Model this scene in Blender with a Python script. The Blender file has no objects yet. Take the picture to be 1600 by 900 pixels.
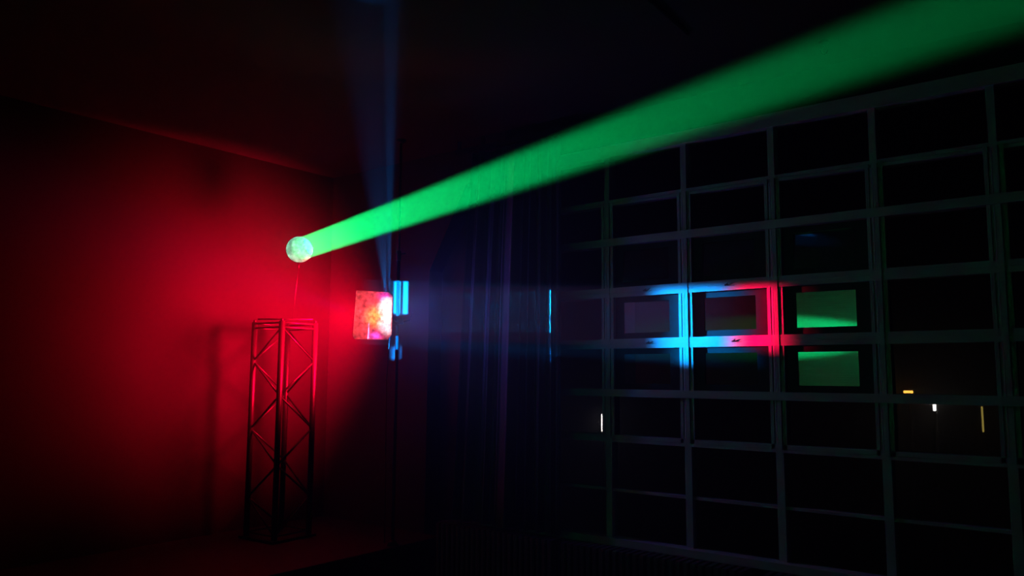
import bpy, bmesh, math, random
from mathutils import Vector, Matrix
random.seed(7)
S = bpy.context.scene
C = S.collection
PI = math.pi

# ------------------------------------------------------------------ camera
EYE = Vector((0, 0, 1.75))
YAW, PIT, ROL = map(math.radians, (51.926, 6.263, 0.312))
fw = Vector((math.sin(YAW)*math.cos(PIT), math.cos(YAW)*math.cos(PIT), math.sin(PIT)))
rt = Vector((math.cos(YAW), -math.sin(YAW), 0)); up = rt.cross(fw)
rt2 = math.cos(ROL)*rt + math.sin(ROL)*up
up2 = -math.sin(ROL)*rt + math.cos(ROL)*up
cd = bpy.data.cameras.new('camera'); cam = bpy.data.objects.new('camera', cd); C.objects.link(cam)
cam.matrix_world = Matrix(((rt2.x, up2.x, -fw.x, EYE.x), (rt2.y, up2.y, -fw.y, EYE.y),
                           (rt2.z, up2.z, -fw.z, EYE.z), (0, 0, 0, 1)))
cd.sensor_width = 36; cd.lens = 36*1233.5/1600; cd.clip_start = 0.05; cd.clip_end = 300
S.camera = cam

# ------------------------------------------------------------------ view, world (night sky, theatrical haze)
vs = S.view_settings
vs.view_transform = 'Standard'; vs.look = 'None'; vs.exposure = 0; vs.gamma = 1; vs.use_curve_mapping = False
cy = S.cycles
cy.use_denoising = True
cy.volume_bounces = 0; cy.max_bounces = 6; cy.transparent_max_bounces = 12
cy.sample_clamp_indirect = 3.0
cy.caustics_reflective = False; cy.caustics_refractive = False
w = bpy.data.worlds.new('night'); S.world = w; w.use_nodes = True
nt = w.node_tree; nt.nodes.clear()
wo = nt.nodes.new('ShaderNodeOutputWorld'); bg = nt.nodes.new('ShaderNodeBackground')
bg.inputs[0].default_value = (0.25, 0.3, 0.5, 1); bg.inputs[1].default_value = 0.0006
vsn = nt.nodes.new('ShaderNodeVolumeScatter')
vsn.inputs['Color'].default_value = (1, 1, 1, 1)
vsn.inputs['Density'].default_value = 0.055
vsn.inputs['Anisotropy'].default_value = 0.74
nt.links.new(bg.outputs[0], wo.inputs['Surface']); nt.links.new(vsn.outputs[0], wo.inputs['Volume'])

# ------------------------------------------------------------------ lights
def aim(o, loc, tgt, upv=(0, 0, 1), scale=(1, 1, 1)):
    loc = Vector(loc); d = (Vector(tgt)-loc).normalized(); z = -d
    x = Vector(upv).cross(z)
    if x.length < 1e-4: x = Vector((1, 0, 0))
    x.normalize(); y = z.cross(x)
    m = Matrix((x, y, z)).transposed().to_4x4() @ Matrix.Diagonal((*scale, 1))
    m.translation = loc; o.matrix_world = m
def spot(name, loc, tgt, color, power, half, blend=.3, radius=.01, scale=(1, 1, 1), upv=(0, 0, 1)):
    l = bpy.data.lights.new(name, 'SPOT'); l.color = color; l.energy = power
    l.spot_size = math.radians(2*half); l.spot_blend = blend; l.shadow_soft_size = radius
    o = bpy.data.objects.new(name, l); C.objects.link(o); aim(o, loc, tgt, upv, scale); return o
def area(name, loc, tgt, color, power, sx, sy, spread, shape='RECTANGLE', upv=(0, 0, 1)):
    l = bpy.data.lights.new(name, 'AREA'); l.color = color; l.energy = power
    l.shape = shape; l.size = sx; l.size_y = sy; l.spread = math.radians(spread)
    o = bpy.data.objects.new(name, l); C.objects.link(o); aim(o, loc, tgt, upv); return o

PLATE = Vector((4.235, 4.712, 2.21))        # centre of the glass plate
LENS = Vector((4.041, 5.425, 2.780))        # centre of the round lens
BEAM_END = Vector((2.642, 0.181, 2.865))
bdir = (BEAM_END-LENS).normalized()
RED, BLUE, GREEN = (1, 0.0, 0.022), (0.0, 0.26, 1.0), (0.0, 1.0, 0.22)
# the green beam leaving the lens
area('green_beam_light', LENS+bdir*.03, BEAM_END, GREEN, 8.7, .188, .188, 1.3, 'DISK')
# the red fan thrown sideways by the glass plate
spot('red_fan_light', PLATE+Vector((.12, .16, 0)), PLATE+Vector((.12-.17, 1.15, .0)), RED, 5000, 55, 1.0, .19)
# faint pink streak inside the fan
spot('pink_streak_light', PLATE+Vector((-.11, .14, .02)), PLATE+Vector((-2.2, .55, .55)), (1, .0, .30), 230, 13, 1.0, .03)
# softer red spill on this side of the fan
spot('red_spill_light', PLATE+Vector((-.09, .13, 0)), PLATE+Vector((-2.0, 1.25, -.25)), RED, 260, 36, 1.0, .05)
# the blue shaft rising from the plate's upper edge to the ceiling
spot('blue_shaft_light', PLATE+Vector((.08, -.09, .17)), (2.31, 2.51, 3.7), BLUE, 2800, 1.1, .8, .01)
spot('blue_veil_light', PLATE+Vector((.06, -.07, .17)), (2.35, 2.72, 3.7), BLUE, 700, 5, .9, .01)
# the colours the plate throws on the window frames
area('blue_window_light', PLATE+Vector((-.11, -.02, .02)), (4.97, 2.37, 2.09), (0, .30, 1), 4.0, .17, .50, 2.5)
area('red_window_light', PLATE+Vector((-.11, -.02, .02)), (4.97, 1.93, 2.12), (1, .0, .06), 1.6, .07, .40, 2.0)
# weak stray light off the plate towards the window side
spot('stray_light', PLATE+Vector((.15, -.16, .05)), (4.9, 2.5, 2.2), (.10, .10, 1), 13.0, 72, 1.0, .05)

# ------------------------------------------------------------------ materials
def mat(name, color, rough=.6, metal=0, noise=0, nscale=8, bump=0, bscale=40, spec=.5, stretch=None):
    m = bpy.data.materials.new(name); m.use_nodes = True; n = m.node_tree; b = n.nodes['Principled BSDF']
    b.inputs['Base Color'].default_value = (*color, 1); b.inputs['Roughness'].default_value = rough
    b.inputs['Metallic'].default_value = metal; b.inputs['Specular IOR Level'].default_value = spec
    tc = n.nodes.new('ShaderNodeTexCoord'); mp = n.nodes.new('ShaderNodeMapping')
    n.links.new(tc.outputs['Object'], mp.inputs[0])
    if stretch: mp.inputs['Scale'].default_value = stretch
    if noise:
        t = n.nodes.new('ShaderNodeTexNoise'); t.inputs['Scale'].default_value = nscale; t.inputs['Detail'].default_value = 5
        n.links.new(mp.outputs[0], t.inputs['Vector'])
        r = n.nodes.new('ShaderNodeMixRGB'); r.inputs[1].default_value = (*[c*(1-noise) for c in color], 1)
        r.inputs[2].default_value = (*[min(1, c*(1+noise)) for c in color], 1)
        n.links.new(t.outputs[0], r.inputs[0]); n.links.new(r.outputs[0], b.inputs['Base Color'])
    if bump:
        t = n.nodes.new('ShaderNodeTexNoise'); t.inputs['Scale'].default_value = bscale; t.inputs['Detail'].default_value = 4
        n.links.new(mp.outputs[0], t.inputs['Vector'])
        bp = n.nodes.new('ShaderNodeBump'); bp.inputs['Strength'].default_value = bump; bp.inputs['Distance'].default_value = .004
        n.links.new(t.outputs[0], bp.inputs['Height']); n.links.new(bp.outputs[0], b.inputs['Normal'])
    return m
def glass_mat(name, refl, rough=.0, tint=(1, 1, 1), fresnel=True):
    m = bpy.data.materials.new(name); m.use_nodes = True; n = m.node_tree; n.nodes.clear()
    o = n.nodes.new('ShaderNodeOutputMaterial'); mx = n.nodes.new('ShaderNodeMixShader')
    tr = n.nodes.new('ShaderNodeBsdfTransparent'); tr.inputs[0].default_value = (*tint, 1)
    gl = n.nodes.new('ShaderNodeBsdfGlossy'); gl.inputs['Roughness'].default_value = rough
    if fresnel:
        fr = n.nodes.new('ShaderNodeFresnel'); fr.inputs[0].default_value = refl
        n.links.new(fr.outputs[0], mx.inputs[0])
    else: mx.inputs[0].default_value = refl
    n.links.new(tr.outputs[0], mx.inputs[1]); n.links.new(gl.outputs[0], mx.inputs[2]); n.links.new(mx.outputs[0], o.inputs[0])
    return m
def emit_mat(name, color, s):
    m = bpy.data.materials.new(name); m.use_nodes = True; n = m.node_tree; n.nodes.clear()
    o = n.nodes.new('ShaderNodeOutputMaterial'); e = n.nodes.new('ShaderNodeEmission')
    e.inputs[0].default_value = (*color, 1); e.inputs[1].default_value = s
    n.links.new(e.outputs[0], o.inputs[0]); return m
def lit_glass_mat(name, color, nscale, speck):
    """thick scratched glass: scatters the light that comes from behind, with chips and specks in relief"""
    m = bpy.data.materials.new(name); m.use_nodes = True; n = m.node_tree; n.nodes.clear()
    o = n.nodes.new('ShaderNodeOutputMaterial'); tl = n.nodes.new('ShaderNodeBsdfTranslucent')
    df = n.nodes.new('ShaderNodeBsdfDiffuse'); gl = n.nodes.new('ShaderNodeBsdfGlossy'); gl.inputs['Roughness'].default_value = .15
    tc = n.nodes.new('ShaderNodeTexCoord')
    t = n.nodes.new('ShaderNodeTexNoise'); t.inputs['Scale'].default_value = nscale; t.inputs['Detail'].default_value = 6
    v = n.nodes.new('ShaderNodeTexVoronoi'); v.inputs['Scale'].default_value = nscale*3
    n.links.new(tc.outputs['Object'], t.inputs['Vector']); n.links.new(tc.outputs['Object'], v.inputs['Vector'])
    rp = n.nodes.new('ShaderNodeValToRGB'); rp.color_ramp.elements[0].position = .3; rp.color_ramp.elements[1].position = .75
    rp.color_ramp.elements[0].color = (*[c*.18 for c in color], 1); rp.color_ramp.elements[1].color = (*color, 1)
    n.links.new(t.outputs[0], rp.inputs[0])
    r2 = n.nodes.new('ShaderNodeValToRGB'); r2.color_ramp.elements[0].position = 0; r2.color_ramp.elements[1].position = speck
    r2.color_ramp.elements[0].color = (1, 1, 1, 1); r2.color_ramp.elements[1].color = (0, 0, 0, 1)
    n.links.new(v.outputs['Distance'], r2.inputs[0])
    ad = n.nodes.new('ShaderNodeMixRGB'); ad.inputs[2].default_value = (1, 1, 1, 1)
    n.links.new(r2.outputs[0], ad.inputs[0]); n.links.new(rp.outputs[0], ad.inputs[1])
    n.links.new(ad.outputs[0], tl.inputs[0]); n.links.new(ad.outputs[0], df.inputs[0])
    bp = n.nodes.new('ShaderNodeBump'); bp.inputs['Strength'].default_value = .5; bp.inputs['Distance'].default_value = .004
    n.links.new(t.outputs[0], bp.inputs['Height'])
    for s in (tl, gl): n.links.new(bp.outputs[0], s.inputs['Normal'])
    m1 = n.nodes.new('ShaderNodeMixShader'); m1.inputs[0].default_value = .03
    n.links.new(tl.outputs[0], m1.inputs[1]); n.links.new(df.outputs[0], m1.inputs[2])
    m2 = n.nodes.new('ShaderNodeMixShader'); m2.inputs[0].default_value = .06
    n.links.new(m1.outputs[0], m2.inputs[1]); n.links.new(gl.outputs[0], m2.inputs[2]); n.links.new(m2.outputs[0], o.inputs[0])
    return m
M = dict(
    pier=mat('grey_plaster', (.026, .026, .03), .8, noise=.15, nscale=3, bump=.15),
    backwall=mat('black_stage_drape', (.0092, .0088, .0088), .9, noise=.2, nscale=2, bump=.15, spec=.1),
    darkwall=mat('dark_wall_paint', (.02, .02, .02), .8, noise=.2, nscale=2, bump=.15),
    ceiling=mat('ceiling_paint', (.022, .022, .026), .85, noise=.15, nscale=2, bump=.2),
    floor=mat('dark_floor', (.03, .03, .032), .5, noise=.3, nscale=4),
    frame=mat('white_frame_paint', (.76, .77, .79), .45, noise=.12, nscale=14, bump=.35, bscale=30, stretch=(1, .25, 1)),
    sash=mat('black_sash', (.008, .008, .009), .5, bump=.1),
    latch=mat('dark_latch', (.01, .01, .01), .5, .2),
    glass=glass_mat('window_glass', 1.12),
    film=glass_mat('reflective_film_glass', .80, .012, (.5, .5, .5), False),
    curtain=mat('grey_curtain_cloth', (.10, .10, .115), .9, noise=.15, nscale=30, bump=.3, bscale=120),
    black=mat('black_metal', (.015, .015, .017), .45, .3, bump=.05),
    alu=mat('black_coated_aluminium', (.012, .011, .012), .4, .3, bump=.1, bscale=60, spec=.3),
    deck=mat('stage_deck', (.007, .007, .010), .6, noise=.25, nscale=5, bump=.2),
    fascia=mat('stage_fascia', (.01, .01, .01), .9, bump=.1),
    radiator=mat('radiator_enamel', (.12, .12, .125), .45, noise=.1, bump=.1),
    door=mat('dark_door', (.006, .005, .005), .6, bump=.1),
    rim=glass_mat('clear_rim_glass', 1.5, .02, (.9, 1, .95)),
    plate=lit_glass_mat('scratched_plate_glass', (.95, .85, .80), 38, .14),
    lens=lit_glass_mat('frosted_lens_glass', (.75, 1, .9), 30, .06),
    asphalt=mat('asphalt', (.03, .03, .03), .8, noise=.2, nscale=1),
    lamp_o=emit_mat('orange_lamp_glow', (1, .45, .06), 5),
    lamp_w=emit_mat('white_lamp_glow', (1, .92, .88), 6),
    streak_y=emit_mat('yellow_streak_glow', (.8, .6, .12), .7),  # glow for the streak that imitates a reflection on the glass
)
# added white board with fine horizontal ribs, there only for its mirror image
m = mat('ribbed_white_board', (.75, .75, .75), .8); n = m.node_tree
wv = n.nodes.new('ShaderNodeTexWave'); wv.bands_direction = 'Z'; wv.inputs['Scale'].default_value = 9; wv.inputs['Distortion'].default_value = .6
tc = n.nodes.new('ShaderNodeTexCoord'); n.links.new(tc.outputs['Object'], wv.inputs['Vector'])
bp = n.nodes.new('ShaderNodeBump'); bp.inputs['Strength'].default_value = .35; bp.inputs['Distance'].default_value = .01
n.links.new(wv.outputs['Color'], bp.inputs['Height']); n.links.new(bp.outputs[0], n.nodes['Principled BSDF'].inputs['Normal'])
M['board'] = m

# ------------------------------------------------------------------ mesh helpers
def box(bm, x0, x1, y0, y1, z0, z1, mtx=None):
    vs_ = [bm.verts.new((x, y, z)) for x in (x0, x1) for y in (y0, y1) for z in (z0, z1)]
    for f in ((0, 1, 3, 2), (4, 6, 7, 5), (0, 4, 5, 1), (2, 3, 7, 6), (0, 2, 6, 4), (1, 5, 7, 3)):
        bm.faces.new([vs_[i] for i in f])
    if mtx:
        for v in vs_: v.co = mtx @ v.co
def tube(bm, a, b, r, n=12, r2=None):
    a, b = Vector(a), Vector(b); d = (b-a).normalized()
    s = d.orthogonal().normalized(); t = d.cross(s); r2 = r if r2 is None else r2
    A = [bm.verts.new(a+(s*math.cos(i*2*PI/n)+t*math.sin(i*2*PI/n))*r) for i in range(n)]
    B = [bm.verts.new(b+(s*math.cos(i*2*PI/n)+t*math.sin(i*2*PI/n))*r2) for i in range(n)]
    for i in range(n):
        j = (i+1) % n; f = bm.faces.new((A[i], A[j], B[j], B[i])); f.smooth = True
    bm.faces.new(A[::-1]); bm.faces.new(B)
def prism(bm, pts, axis, a, b):
    """polygon pts (in the two other axes, in order) extruded along axis from a to b"""
    def P(p, c):
        q = list(p); q.insert(axis, c); return q
    A = [bm.verts.new(P(p, a)) for p in pts]; B = [bm.verts.new(P(p, b)) for p in pts]
    bm.faces.new(A); bm.faces.new(B[::-1]); k = len(pts)
    for i in range(k): bm.faces.new((A[i], B[i], B[(i+1) % k], A[(i+1) % k]))
def obj(name, bm, m, parent=None, bevel=0):
    bmesh.ops.recalc_face_normals(bm, faces=bm.faces)
    if bevel: bmesh.ops.bevel(bm, geom=bm.edges[:], offset=bevel, segments=2, affect='EDGES', clamp_overlap=True)
    me = bpy.data.meshes.new(name); bm.to_mesh(me); bm.free(); me.materials.append(m)
    o = bpy.data.objects.new(name, me); C.objects.link(o)
    if parent: o.parent = parent; o.matrix_parent_inverse = parent.matrix_world.inverted()
    return o
def empty(name, loc=(0, 0, 0)):
    o = bpy.data.objects.new(name, None); C.objects.link(o); o.location = loc
    o.matrix_world = Matrix.Translation(loc); o.empty_display_size = .1; return o
def tag(o, label, cat, group=None):
    o['label'] = label; o['category'] = cat
    if group: o['group'] = group
    return o
def struct(o): o['kind'] = 'structure'; return o
def bm_(): return bmesh.new()
def link_copy(o, parent=None):
    c = o.copy(); C.objects.link(c); c.parent = parent; return c

# ------------------------------------------------------------------ the room
ZC = 3.70; YB = 6.2; XL = -2.2; YR = -3.2
b = bm_(); box(b, XL-.2, 5.3, YR-.2, YB+.2, -.2, 0); struct(obj('floor', b, M['floor']))
b = bm_(); box(b, XL-.2, 5.3, YR-.2, YB+.2, ZC, ZC+.2); struct(obj('ceiling', b, M['ceiling']))
b = bm_(); box(b, XL-.2, 5.3, YB, YB+.2, 0, ZC); struct(obj('wall_back', b, M['backwall']))
b = bm_(); box(b, XL-.2, XL, YR-.2, YB, 0, ZC); struct(obj('wall_left', b, M['darkwall']))
b = bm_(); box(b, XL, 5.3, YR-.2, YR, 0, ZC); struct(obj('wall_rear', b, M['darkwall']))
b = bm_()
ZR = [3.366, 3.022, 2.721, 2.350, 1.976, 1.624, 1.299, .937, .586]      # transom heights, top to bottom
YM = [3.011-.6196*j for j in range(-2, 8)]                              # mullion positions, far to near
YW0, YW1 = YM[-1], YM[0]                                                # -1.33 .. 4.25
box(b, 5.0, 5.25, YR, YW1, 0, ZR[8]-.03)                                # parapet
box(b, 5.0, 5.25, YR, YW0, ZR[8]-.03, ZC)                               # near pier
box(b, 5.0, 5.25, YW0, YW1, ZR[0]+.10, ZC)                              # lintel
prism(b, [(YW1, ZR[0]+.10), (4.43, 3.366), (4.845, 2.66), (4.854, 0), (YB, 0), (YB, ZC), (YW1, ZC)], 0, 5.0, 5.25)
struct(obj('wall_right', b, M['pier']))
# dark door set deep in the opening beside the pier
d = struct(empty('door_1', (5.2, 4.55, 0)))
b = bm_(); box(b, 5.17, 5.22, YW1+.01, 4.90, 0, 3.42); obj('door_leaf', b, M['door'], d)
b = bm_(); box(b, 5.14, 5.17, 4.36, 4.74, .3, 1.1); box(b, 5.14, 5.17, 4.36, 4.74, 1.3, 2.4); obj('door_panel', b, M['door'], d, .004)
b = bm_(); tube(b, (5.13, 4.40, 1.05), (5.13, 4.40, 1.2), .012); obj('door_handle', b, M['latch'], d)

# ------------------------------------------------------------------ the window wall
win = struct(empty('window_1', (5, 1.46, ZR[8])))
for j, y in enumerate(YM):
    b = bm_()
    def seg(wd, z0, z1, x0=4.985):
        box(b, x0, 5.07, y-wd/2, y+wd/2, z0, z1)
    seg(.042, ZR[1], ZR[0])
    seg(.050, ZR[8], ZR[6])
    # three flush strips with grooves between them where the opening lights meet
    for a0, a1, xx in ((-.050, -.026, 4.982), (-.020, .006, 4.976), (.012, .024, 4.984), (.030, .050, 4.982)):
        box(b, xx, 5.06, y+a0, y+a1, ZR[6], ZR[1])
    box(b, 4.995, 5.06, y-.05, y+.05, ZR[6], ZR[1])
    obj('mullion', b, M['frame'], win)
hh = [.09, .045, .055, .070, .070, .052, .050, .020, .05]
xf = [4.97, 4.984, 4.962, 4.979, 4.979, 4.962, 4.982, 4.995, 4.93]
for k, z in enumerate(ZR):
    b = bm_(); h = hh[k]
    z0, z1 = (z, z+h) if k == 0 else (z-h/2, z+h/2)
    if k in (3, 4, 1, 6):
        box(b, xf[k], 5.065, YW0, YW1, z0, z0+h*.40); box(b, xf[k]+.006, 5.065, YW0, YW1, z0+h*.40, z0+h*.48)
        box(b, xf[k], 5.065, YW0, YW1, z0+h*.48, z1)
    else: box(b, xf[k], 5.065, YW0, YW1, z0, z1)
    obj('transom' if k < 8 else 'window_sill', b, M['frame'], win)
for j in range(len(YM)-1):
    for r in range(8):
        wm = .021 if r == 0 else (.025 if r >= 6 else .05)
        y1, y0 = YM[j]-wm, YM[j+1]+wm
        z1 = ZR[r]-(0 if r == 0 else hh[r]/2); z0 = ZR[r+1]+hh[r+1]/2
        if j in (2, 3, 4) and r in (2, 3, 4):
            s = empty('sash', (5.02, (y0+y1)/2, z0)); s.parent = win; s.matrix_parent_inverse = win.matrix_world.inverted()
            l_, r_, t_, b_ = .068, .088, .040, .042
            b = bm_()
            box(b, 5.015, 5.055, y0, y0+r_, z0, z1); box(b, 5.015, 5.055, y1-l_, y1, z0, z1)
            box(b, 5.015, 5.055, y0+r_, y1-l_, z0, z0+b_); box(b, 5.015, 5.055, y0+r_, y1-l_, z1-t_, z1)
            obj('sash_frame', b, M['sash'], s)
            yc, zc = (y0+r_+y1-l_)/2, (z0+z1)/2
            b = bm_(); hw, hz = (y1-l_-y0-r_)/2+.004, (z1-z0-t_-b_)/2+.004
            zo = (b_-t_)/2
            box(b, -.002, .002, -hw, hw, -hz+zo, hz+zo)
            p = obj('pane', b, M['film'], s)
            p.matrix_parent_inverse = Matrix.Identity(4)
            p.location = Vector((5.028, yc, zc))-Vector((5.02, (y0+y1)/2, z0))
            p.rotation_euler = (0, math.radians(5.5 if r == 2 else 0), math.radians(2.0 if j == 2 else 0))
        else:
            b = bm_(); box(b, 5.030, 5.034, y0-.004, y1+.004, z0-.004, z1+.004); obj('pane', b, M['glass'], win)
# small latches on the transoms above and below the middle row
for (y, z) in ((2.70, 2.35), (2.68, 1.976), (2.09, 2.35), (2.05, 1.976)):
    b = bm_(); box(b, 4.972, 4.98, y-.012, y+.012, z-.005, z+.005); tube(b, (4.973, y+.008, z), (4.970, y-.014, z+.012), .003)
    obj('latch', b, M['latch'], win)

# ------------------------------------------------------------------ curtain
cur = tag(empty('curtain', (4.84, 3.8, .5)), 'long grey pleated curtain hanging at the far end of the window', 'curtain')
b = bm_(); N = 420; rows = 14; prev = None
ZT, ZB = 3.56, .60
grid = []
for i in range(N+1):
    t = i/N; col = []
    ph = 2*PI*(8.3*t + .55*math.sin(7*t+.4) + .25*math.sin(19*t))
    for k in range(rows+1):
        q = k/rows; z = ZT+(ZB-ZT)*q
        yL = 4.20+.17*q+.01*math.sin(5*q); yR = 3.325
        am = (.045+.02*math.sin(11*t+1))*(.75+.25*q)
        s = math.sin(ph+.15*q*math.sin(9*t)); s = math.copysign(abs(s)**.7, s)
        x = 4.83+am*s + .012*math.sin(3*ph+q)
        y = yL+(yR-yL)*t+.016*math.cos(ph)
        col.append(b.verts.new((x, y, z)))
    if grid:
        for k in range(rows):
            f = b.faces.new((grid[-1][k], grid[-1][k+1], col[k+1], col[k])); f.smooth = True
    grid.append(col)
cl = obj('cloth', b, M['curtain'], cur)
sm = cl.modifiers.new('thickness', 'SOLIDIFY'); sm.thickness = .004
b = bm_(); box(b, 4.81, 4.85, 3.25, 4.4, 3.585, 3.62)
for k in range(5): box(b, 4.82, 4.84, 3.3+k*.26, 3.33+k*.26, 3.62, ZC)
obj('curtain_rail', b, M['black'], cur)
# ------------------------------------------------------------------ stage
st = tag(empty('stage_platform', (3.6, 5.4, 0)), 'low dark stage platform along the back wall', 'stage')
b = bm_(); box(b, .6, 4.995, 4.65, YB-.005, .36, .40); obj('deck', b, M['deck'], st, .004)
b = bm_(); box(b, .62, 4.99, 4.68, YB-.01, 0, .36); obj('fascia', b, M['fascia'], st)

# ------------------------------------------------------------------ radiators under the window
fin_mesh = None
names = ['ribbed radiator below the curtain beside the stage', 'ribbed radiator below the window next to the curtain',
         'ribbed radiator below the near end of the window']
for q, (ya, nf) in enumerate(((3.37, 22), (1.95, 26), (.50, 26))):
    rd = tag(empty('radiator', (4.84, ya+nf*.026, 0)), names[q], 'radiator', 'radiators under the window')
    for i in range(nf):
        y = ya+i*.052
        if fin_mesh is None:
            b = bm_()
            for xx in (-.055, .0, .055): box(b, xx-.018, xx+.018, -.016, .016, -.22, .22)
            box(b, -.075, .075, -.019, .019, .19, .235); box(b, -.075, .075, -.019, .019, -.235, -.19)
            f = obj('fin', b, M['radiator'], rd, .005); fin_mesh = f.data; f.matrix_parent_inverse = Matrix.Identity(4)
        else:
            f = bpy.data.objects.new('fin', fin_mesh); C.objects.link(f); f.parent = rd
        f.location = Vector((4.82, y, .335))-rd.location
    b = bm_(); tube(b, (4.82, ya-.05, .14), (4.82, ya+nf*.052, .14), .016); obj('pipe', b, M['radiator'], rd)
    for yy in (ya+.10, ya+(nf-2)*.052-.04):
        b = bm_(); box(b, 4.80, 4.84, yy-.012, yy+.012, 0, .12); obj('foot', b, M['radiator'], rd)

# ------------------------------------------------------------------ truss tower
TC = Vector((4.114, 5.682, .40)); TZ = 1.78; RR = .25
th0 = math.atan2(-rt.y, -rt.x)+math.radians(10)
cor = [TC+Vector((math.cos(th0+k*PI/2), math.sin(th0+k*PI/2), 0))*RR for k in range(4)]
tr = tag(empty('truss_tower', TC), 'slim square aluminium truss tower standing in the red haze', 'truss')
for c in cor:
    b = bm_(); tube(b, c+Vector((0, 0, .02)), c+Vector((0, 0, TZ)), .024, 14); obj('chord', b, M['alu'], tr)
npan = 6
for k in range(4):
    a, c = cor[k], cor[(k+1) % 4]
    for i in range(npan):
        z0 = .05+i*(TZ-.1)/npan; z1 = .05+(i+1)*(TZ-.1)/npan
        b = bm_()
        if (i+k) % 2: tube(b, a+Vector((0, 0, z0)), c+Vector((0, 0, z1)), .008, 8)
        else: tube(b, c+Vector((0, 0, z0)), a+Vector((0, 0, z1)), .008, 8)
        obj('brace', b, M['alu'], tr)
    for z in (.05, TZ-.05, TZ-.012):
        b = bm_(); tube(b, a+Vector((0, 0, z)), c+Vector((0, 0, z)), .008, 8); obj('rung', b, M['alu'], tr)
b = bm_(); prism(b, [(TC+(c-TC)*1.25).to_2d() for c in cor], 2, .40, .42); obj('base_plate', b, M['black'], tr)
for c in cor:
    b = bm_(); tube(b, c+Vector((0, 0, TZ)), c+Vector((0, 0, TZ+.02)), .012, 10); obj('coupler', b, M['alu'], tr)

# ------------------------------------------------------------------ round lens on its rod
cdir = (EYE-LENS).normalized()
ax = (cdir*.72+bdir*.28).normalized()               # the way the lens faces
lr = .109
ln = tag(empty('round_lens', LENS), 'round glowing green glass lens above the truss tower', 'lens')
b = bm_()
s = ax.orthogonal().normalized(); t = ax.cross(s); K = 48
prof = [(-.012, lr-.006), (-.006, lr), (.003, lr), (.009, lr*.9), (.014, lr*.6), (.016, lr*.2)]
rg = [[b.verts.new(LENS+ax*h+(s*math.cos(i*2*PI/K)+t*math.sin(i*2*PI/K))*r) for i in range(K)] for h, r in prof]
for A, B in zip(rg, rg[1:]):
    for i in range(K): f = b.faces.new((A[i], A[(i+1) % K], B[(i+1) % K], B[i])); f.smooth = True
b.faces.new(rg[-1]); bk = b.faces.new(rg[0][::-1]); bk.material_index = 1
lg = obj('lens_glass', b, M['lens'], ln); lg.data.materials.append(M['rim'])      # clear rear face
b = bm_()
s = ax.orthogonal().normalized(); t = ax.cross(s); K = 48
ringv = [[b.verts.new(LENS+ax*h+(s*math.cos(i*2*PI/K)+t*math.sin(i*2*PI/K))*r) for i in range(K)] for h, r in ((-.014, lr), (.012, lr), (.012, lr+.003), (-.014, lr+.003))]
for a in range(4):
    for i in range(K):
        f = b.faces.new((ringv[a][i], ringv[a][(i+1) % K], ringv[(a+1) % 4][(i+1) % K], ringv[(a+1) % 4][i])); f.smooth = True
obj('rim', b, M['rim'], ln)
b = bm_(); foot = TC+rt*.06+Vector((0, 0, TZ+.03))
low = LENS-Vector((0, 0, lr+.004))-ax*.02
tube(b, foot, low+Vector((0, 0, -.03)), .0025, 8); tube(b, low+Vector((0, 0, -.04)), low+Vector((0, 0, .012)), .006, 8)
tube(b, TC-rt*.235+Vector((0, 0, TZ+.03)), TC+rt*.235+Vector((0, 0, TZ+.03)), .007, 8)
obj('support_rod', b, M['black'], ln)
# light falling on the lens from behind
spot('lens_feed_light', LENS-ax*.20-bdir*.02+Vector((.01, 0, .02)), LENS, (.40, 1, .75), 5.0, 40, .6, .01)

# ------------------------------------------------------------------ pole, clamp and glass plate
PX, PY = 4.50, 4.715
po = tag(empty('support_pole', (PX, PY, .4)), 'thin black pole wedged between stage and ceiling behind the glass plate', 'pole')
b = bm_(); tube(b, (PX, PY, .44), (PX, PY, 2.75), .014, 14); obj('lower_tube', b, M['black'], po)
b = bm_(); tube(b, (PX, PY, 2.70), (PX, PY, ZC-.03), .010, 14); obj('upper_tube', b, M['black'], po)
b = bm_(); tube(b, (PX, PY, 2.68), (PX, PY, 2.76), .020, 14); tube(b, (PX, PY, 2.73), (PX+.03, PY-.05, 2.74), .006, 8); obj('collar', b, M['black'], po)
b = bm_(); tube(b, (PX, PY, .40), (PX, PY, .44), .05, 18, .02); obj('foot_pad', b, M['black'], po)
b = bm_(); tube(b, (PX, PY, ZC-.03), (PX, PY, ZC), .02, 18, .045); obj('ceiling_pad', b, M['black'], po)
b = bm_()
cpts = [Vector((PX-.045, PY+.03, 2.15)), Vector((PX-.06, PY+.05, 1.7)), Vector((PX-.05, PY+.05, 1.1)), Vector((PX-.05, PY+.04, .42))]
for a, c in zip(cpts, cpts[1:]): tube(b, a, c, .005, 8)
tag(obj('cable', b, M['black']), 'thin black cable hanging down beside the pole', 'cable')

cl_ = tag(empty('clamp', (PX, PY, 2.18)), 'small black clamp with a lever joining the glass plate to the pole', 'clamp')
b = bm_(); mt = Matrix.Translation((PX, PY, 2.18)) @ Matrix.Rotation(math.atan2(rt.y, rt.x), 4, 'Z')
box(b, -.045, .05, -.032, .032, -.028, .028, mt); obj('jaw', b, M['black'], cl_, .006)
b = bm_(); p0 = mt @ Vector((.0, -.03, 0)); tube(b, p0, PLATE+rt*.158+fw*.02+Vector((0, 0, -.02)), .013, 10); obj('arm', b, M['black'], cl_)
b = bm_(); tube(b, mt @ Vector((.05, 0, .0)), mt @ Vector((.105, 0, .012)), .010, 10)
tube(b, mt @ Vector((.10, 0, .005)), mt @ Vector((.125, 0, .075)), .006, 8); obj('lever', b, M['latch'], cl_)

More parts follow.
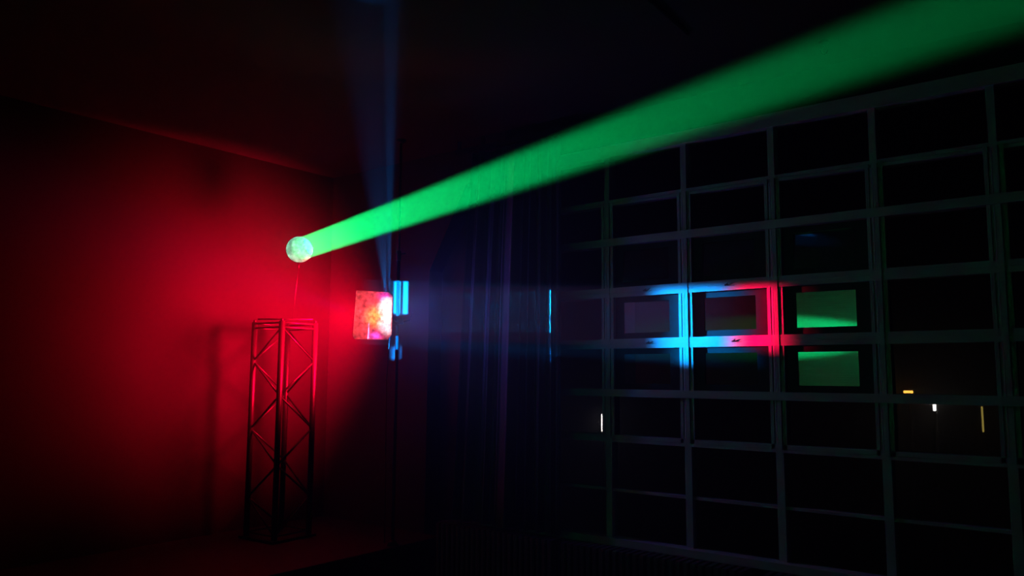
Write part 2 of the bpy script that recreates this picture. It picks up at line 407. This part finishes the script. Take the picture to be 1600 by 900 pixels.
# plate: corners cut at the right, facing the camera side
pn = (EYE-PLATE); pn.z = 0; pn.normalize()
pr_ = Vector((-pn.y, pn.x, 0))                       # to the right as seen from the front
if pr_.dot(rt) < 0: pr_ = -pr_
def pp(u, v, d=0): return PLATE+pr_*u+Vector((0, 0, v))+pn*d
pl = tag(empty('glass_plate', PLATE-Vector((0, 0, .19))), 'thick square glass plate with cut corners glowing pink and white on the pole', 'glass plate')
out = [(-.138, .196), (.122, .186), (.150, .152), (.148, -.150), (.118, -.190), (-.140, -.190), (-.155, -.165)]
b = bm_()
ins = [(u*.93, v*.945) for u, v in out]
loops = [[b.verts.new(pp(u, v, d)) for u, v in pts] for pts, d in ((ins, -.012), (out, -.008), (out, .008), (ins, .012))]
for A, B in zip(loops, loops[1:]):
    for i in range(len(out)): b.faces.new((A[i], A[(i+1) % len(out)], B[(i+1) % len(out)], B[i]))
bk = b.faces.new(loops[0][::-1]); b.faces.new(loops[-1]); bk.material_index = 1
gs = obj('glass_slab', b, M['plate'], pl); gs.data.materials.append(M['rim'])     # clear rear face
# light caught in the plate from behind: white at the right edge, orange in the middle, red at the left
spot('plate_white_light', pp(.12, .06, -.09), pp(.12, .05, 0), (1, .86, .95), 2.9, 70, .5, .012)
spot('plate_white_light', pp(.125, -.07, -.09), pp(.12, -.07, 0), (1, .78, 1), 2.0, 70, .5, .012)
spot('plate_orange_light', pp(.02, -.01, -.12), pp(.02, -.01, 0), (1, .36, .02), 3.0, 42, .9, .02)
spot('plate_pink_light', pp(-.03, .0, -.25), pp(-.03, .0, 0), (1, .05, .07), 14.0, 50, .5, .03)
spot('plate_violet_light', pp(.02, -.18, -.05), pp(.02, -.17, 0), (.55, .06, 1), .55, 60, .8, .02)
spot('plate_violet_light', pp(.09, .16, -.06), pp(.08, .15, 0), (.8, .03, .8), .5, 60, .8, .02)
# narrow blue strips the plate's rear edge throws on the pier and on the curtain's edge
area('pier_strip_light', pp(.18, .15, -.10), (5.0, 5.20, 2.44), (0, .36, 1), 20.0, .13, .29, 2)
area('pier_strip_light', pp(.165, -.20, -.10), (5.0, 5.25, 1.94), (0, .25, 1), 2.2, .09, .11, 3)
area('curtain_strip_light', pp(.17, .03, -.04), (4.80, 3.40, 2.22), (0, .36, 1), 4, .016, .31, 1)
area('curtain_strip_light', pp(.17, -.22, -.04), (4.80, 3.40, 1.90), (0, .25, 1), .4, .016, .09, 1.5)

# ------------------------------------------------------------------ unseen board added to give the opening lights a green reflection
bd = tag(empty('added_reflection_board', (XL+.06, 3.5, 1.2)), 'white ribbed board added out of view on the left wall, lit green to mirror in the window', 'board')
b = bm_(); box(b, -.02, .02, -.76, .76, -1.15, 1.15); o_ = obj('board_face', b, M['board'], bd, .004)
o_.matrix_parent_inverse = Matrix.Identity(4); o_.location = Vector((XL+.05, 3.47, 2.42))-bd.location
for z in (1.6, 3.2):
    for yy in (3.0, 3.9):
        b = bm_(); box(b, XL+.003, XL+.03, yy, yy+.1, z, z+.1); obj('bracket', b, M['black'], bd)
spot('green_band_light', (.2, -1.5, 2.28), (XL+.07, 4.25, 2.34), (0, 1, .25), 7800, 7, .6, .03, (1, .50, 1))  # added unseen source, makes the bright green band on the board
spot('green_wash_light', (.2, -1.5, 2.28), (XL+.07, 4.05, 2.25), (0, 1, .35), 260, 14, 1, .03)  # added unseen source, tints the rest of the board green

# ------------------------------------------------------------------ ceiling fittings
b = bm_(); tube(b, (2.2, 1.80, ZC-.012), (4.016, 1.88, ZC-.012), .012, 10); tag(obj('ceiling_conduit', b, M['black']), 'thin dark conduit running across the ceiling', 'conduit')
hk = tag(empty('ceiling_hook', (4.7, 1.22, ZC)), 'small dark hook fitting on the ceiling near the window', 'hook')
b = bm_(); tube(b, (4.6, 1.3, ZC-.02), (4.6, 1.3, ZC), .03, 14); obj('rose', b, M['black'], hk)
b = bm_(); pts = [Vector((4.6, 1.3+.02*math.sin(a), ZC-.05+.025*math.cos(a)-.01)) for a in [i*PI*1.5/8 for i in range(9)]]
for a, c in zip(pts, pts[1:]): tube(b, a, c, .005, 8)
obj('hook', b, M['black'], hk)

# ------------------------------------------------------------------ outside: yard and its lamps
b = bm_(); box(b, 5.4, 60, -40, 50, -4.2, -4.0); struct(obj('yard_ground', b, M['asphalt']))
def at_x(d, X): return EYE+Vector(d)*(X/d[0])
def lamp(name, d, X, sy, sz, m, label, arm):
    p = at_x(d, X); r = tag(empty(name, (p.x, p.y, -4)), label, 'lamp', 'lamps outside the window')
    b = bm_(); tube(b, (p.x+.12, p.y, -4), (p.x+.12, p.y, p.z+sz/2+arm), .04, 10, .03); obj('post', b, M['black'], r)
    b = bm_(); box(b, p.x+.01, p.x+.10, p.y-sy/2-.02, p.y+sy/2+.02, p.z-sz/2-.02, p.z+sz/2+.02); obj('lamp_housing', b, M['black'], r, .008)
    b = bm_(); box(b, p.x-.02, p.x+.01, p.y-sy/2, p.y+sy/2, p.z-sz/2, p.z+sz/2); obj('diffuser', b, m, r, .008)
lamp('yard_lamp_or_streak', (1.104, .226, -.019), 20, .20, .055, M['lamp_o'], 'short horizontal orange lamp glowing outside the window', .05)
lamp('yard_lamp_or_streak', (1.126, .201, -.037), 20, .06, .20, M['lamp_w'], 'short upright white lamp outside right of the orange one', .05)
lamp('yard_lamp_or_streak', (1.165, .154, -.053), 20, .035, .55, M['streak_y'], 'thin dim yellow upright streak near the right edge, stand-in for a reflection on the glass', .05)  # glowing stand-in for a yellow reflection on the pane, no lamp
lamp('yard_lamp_or_streak', (.868, .534, -.060), 20, .035, .50, M['lamp_w'], 'thin tall white lamp outside just right of the curtain', .05)
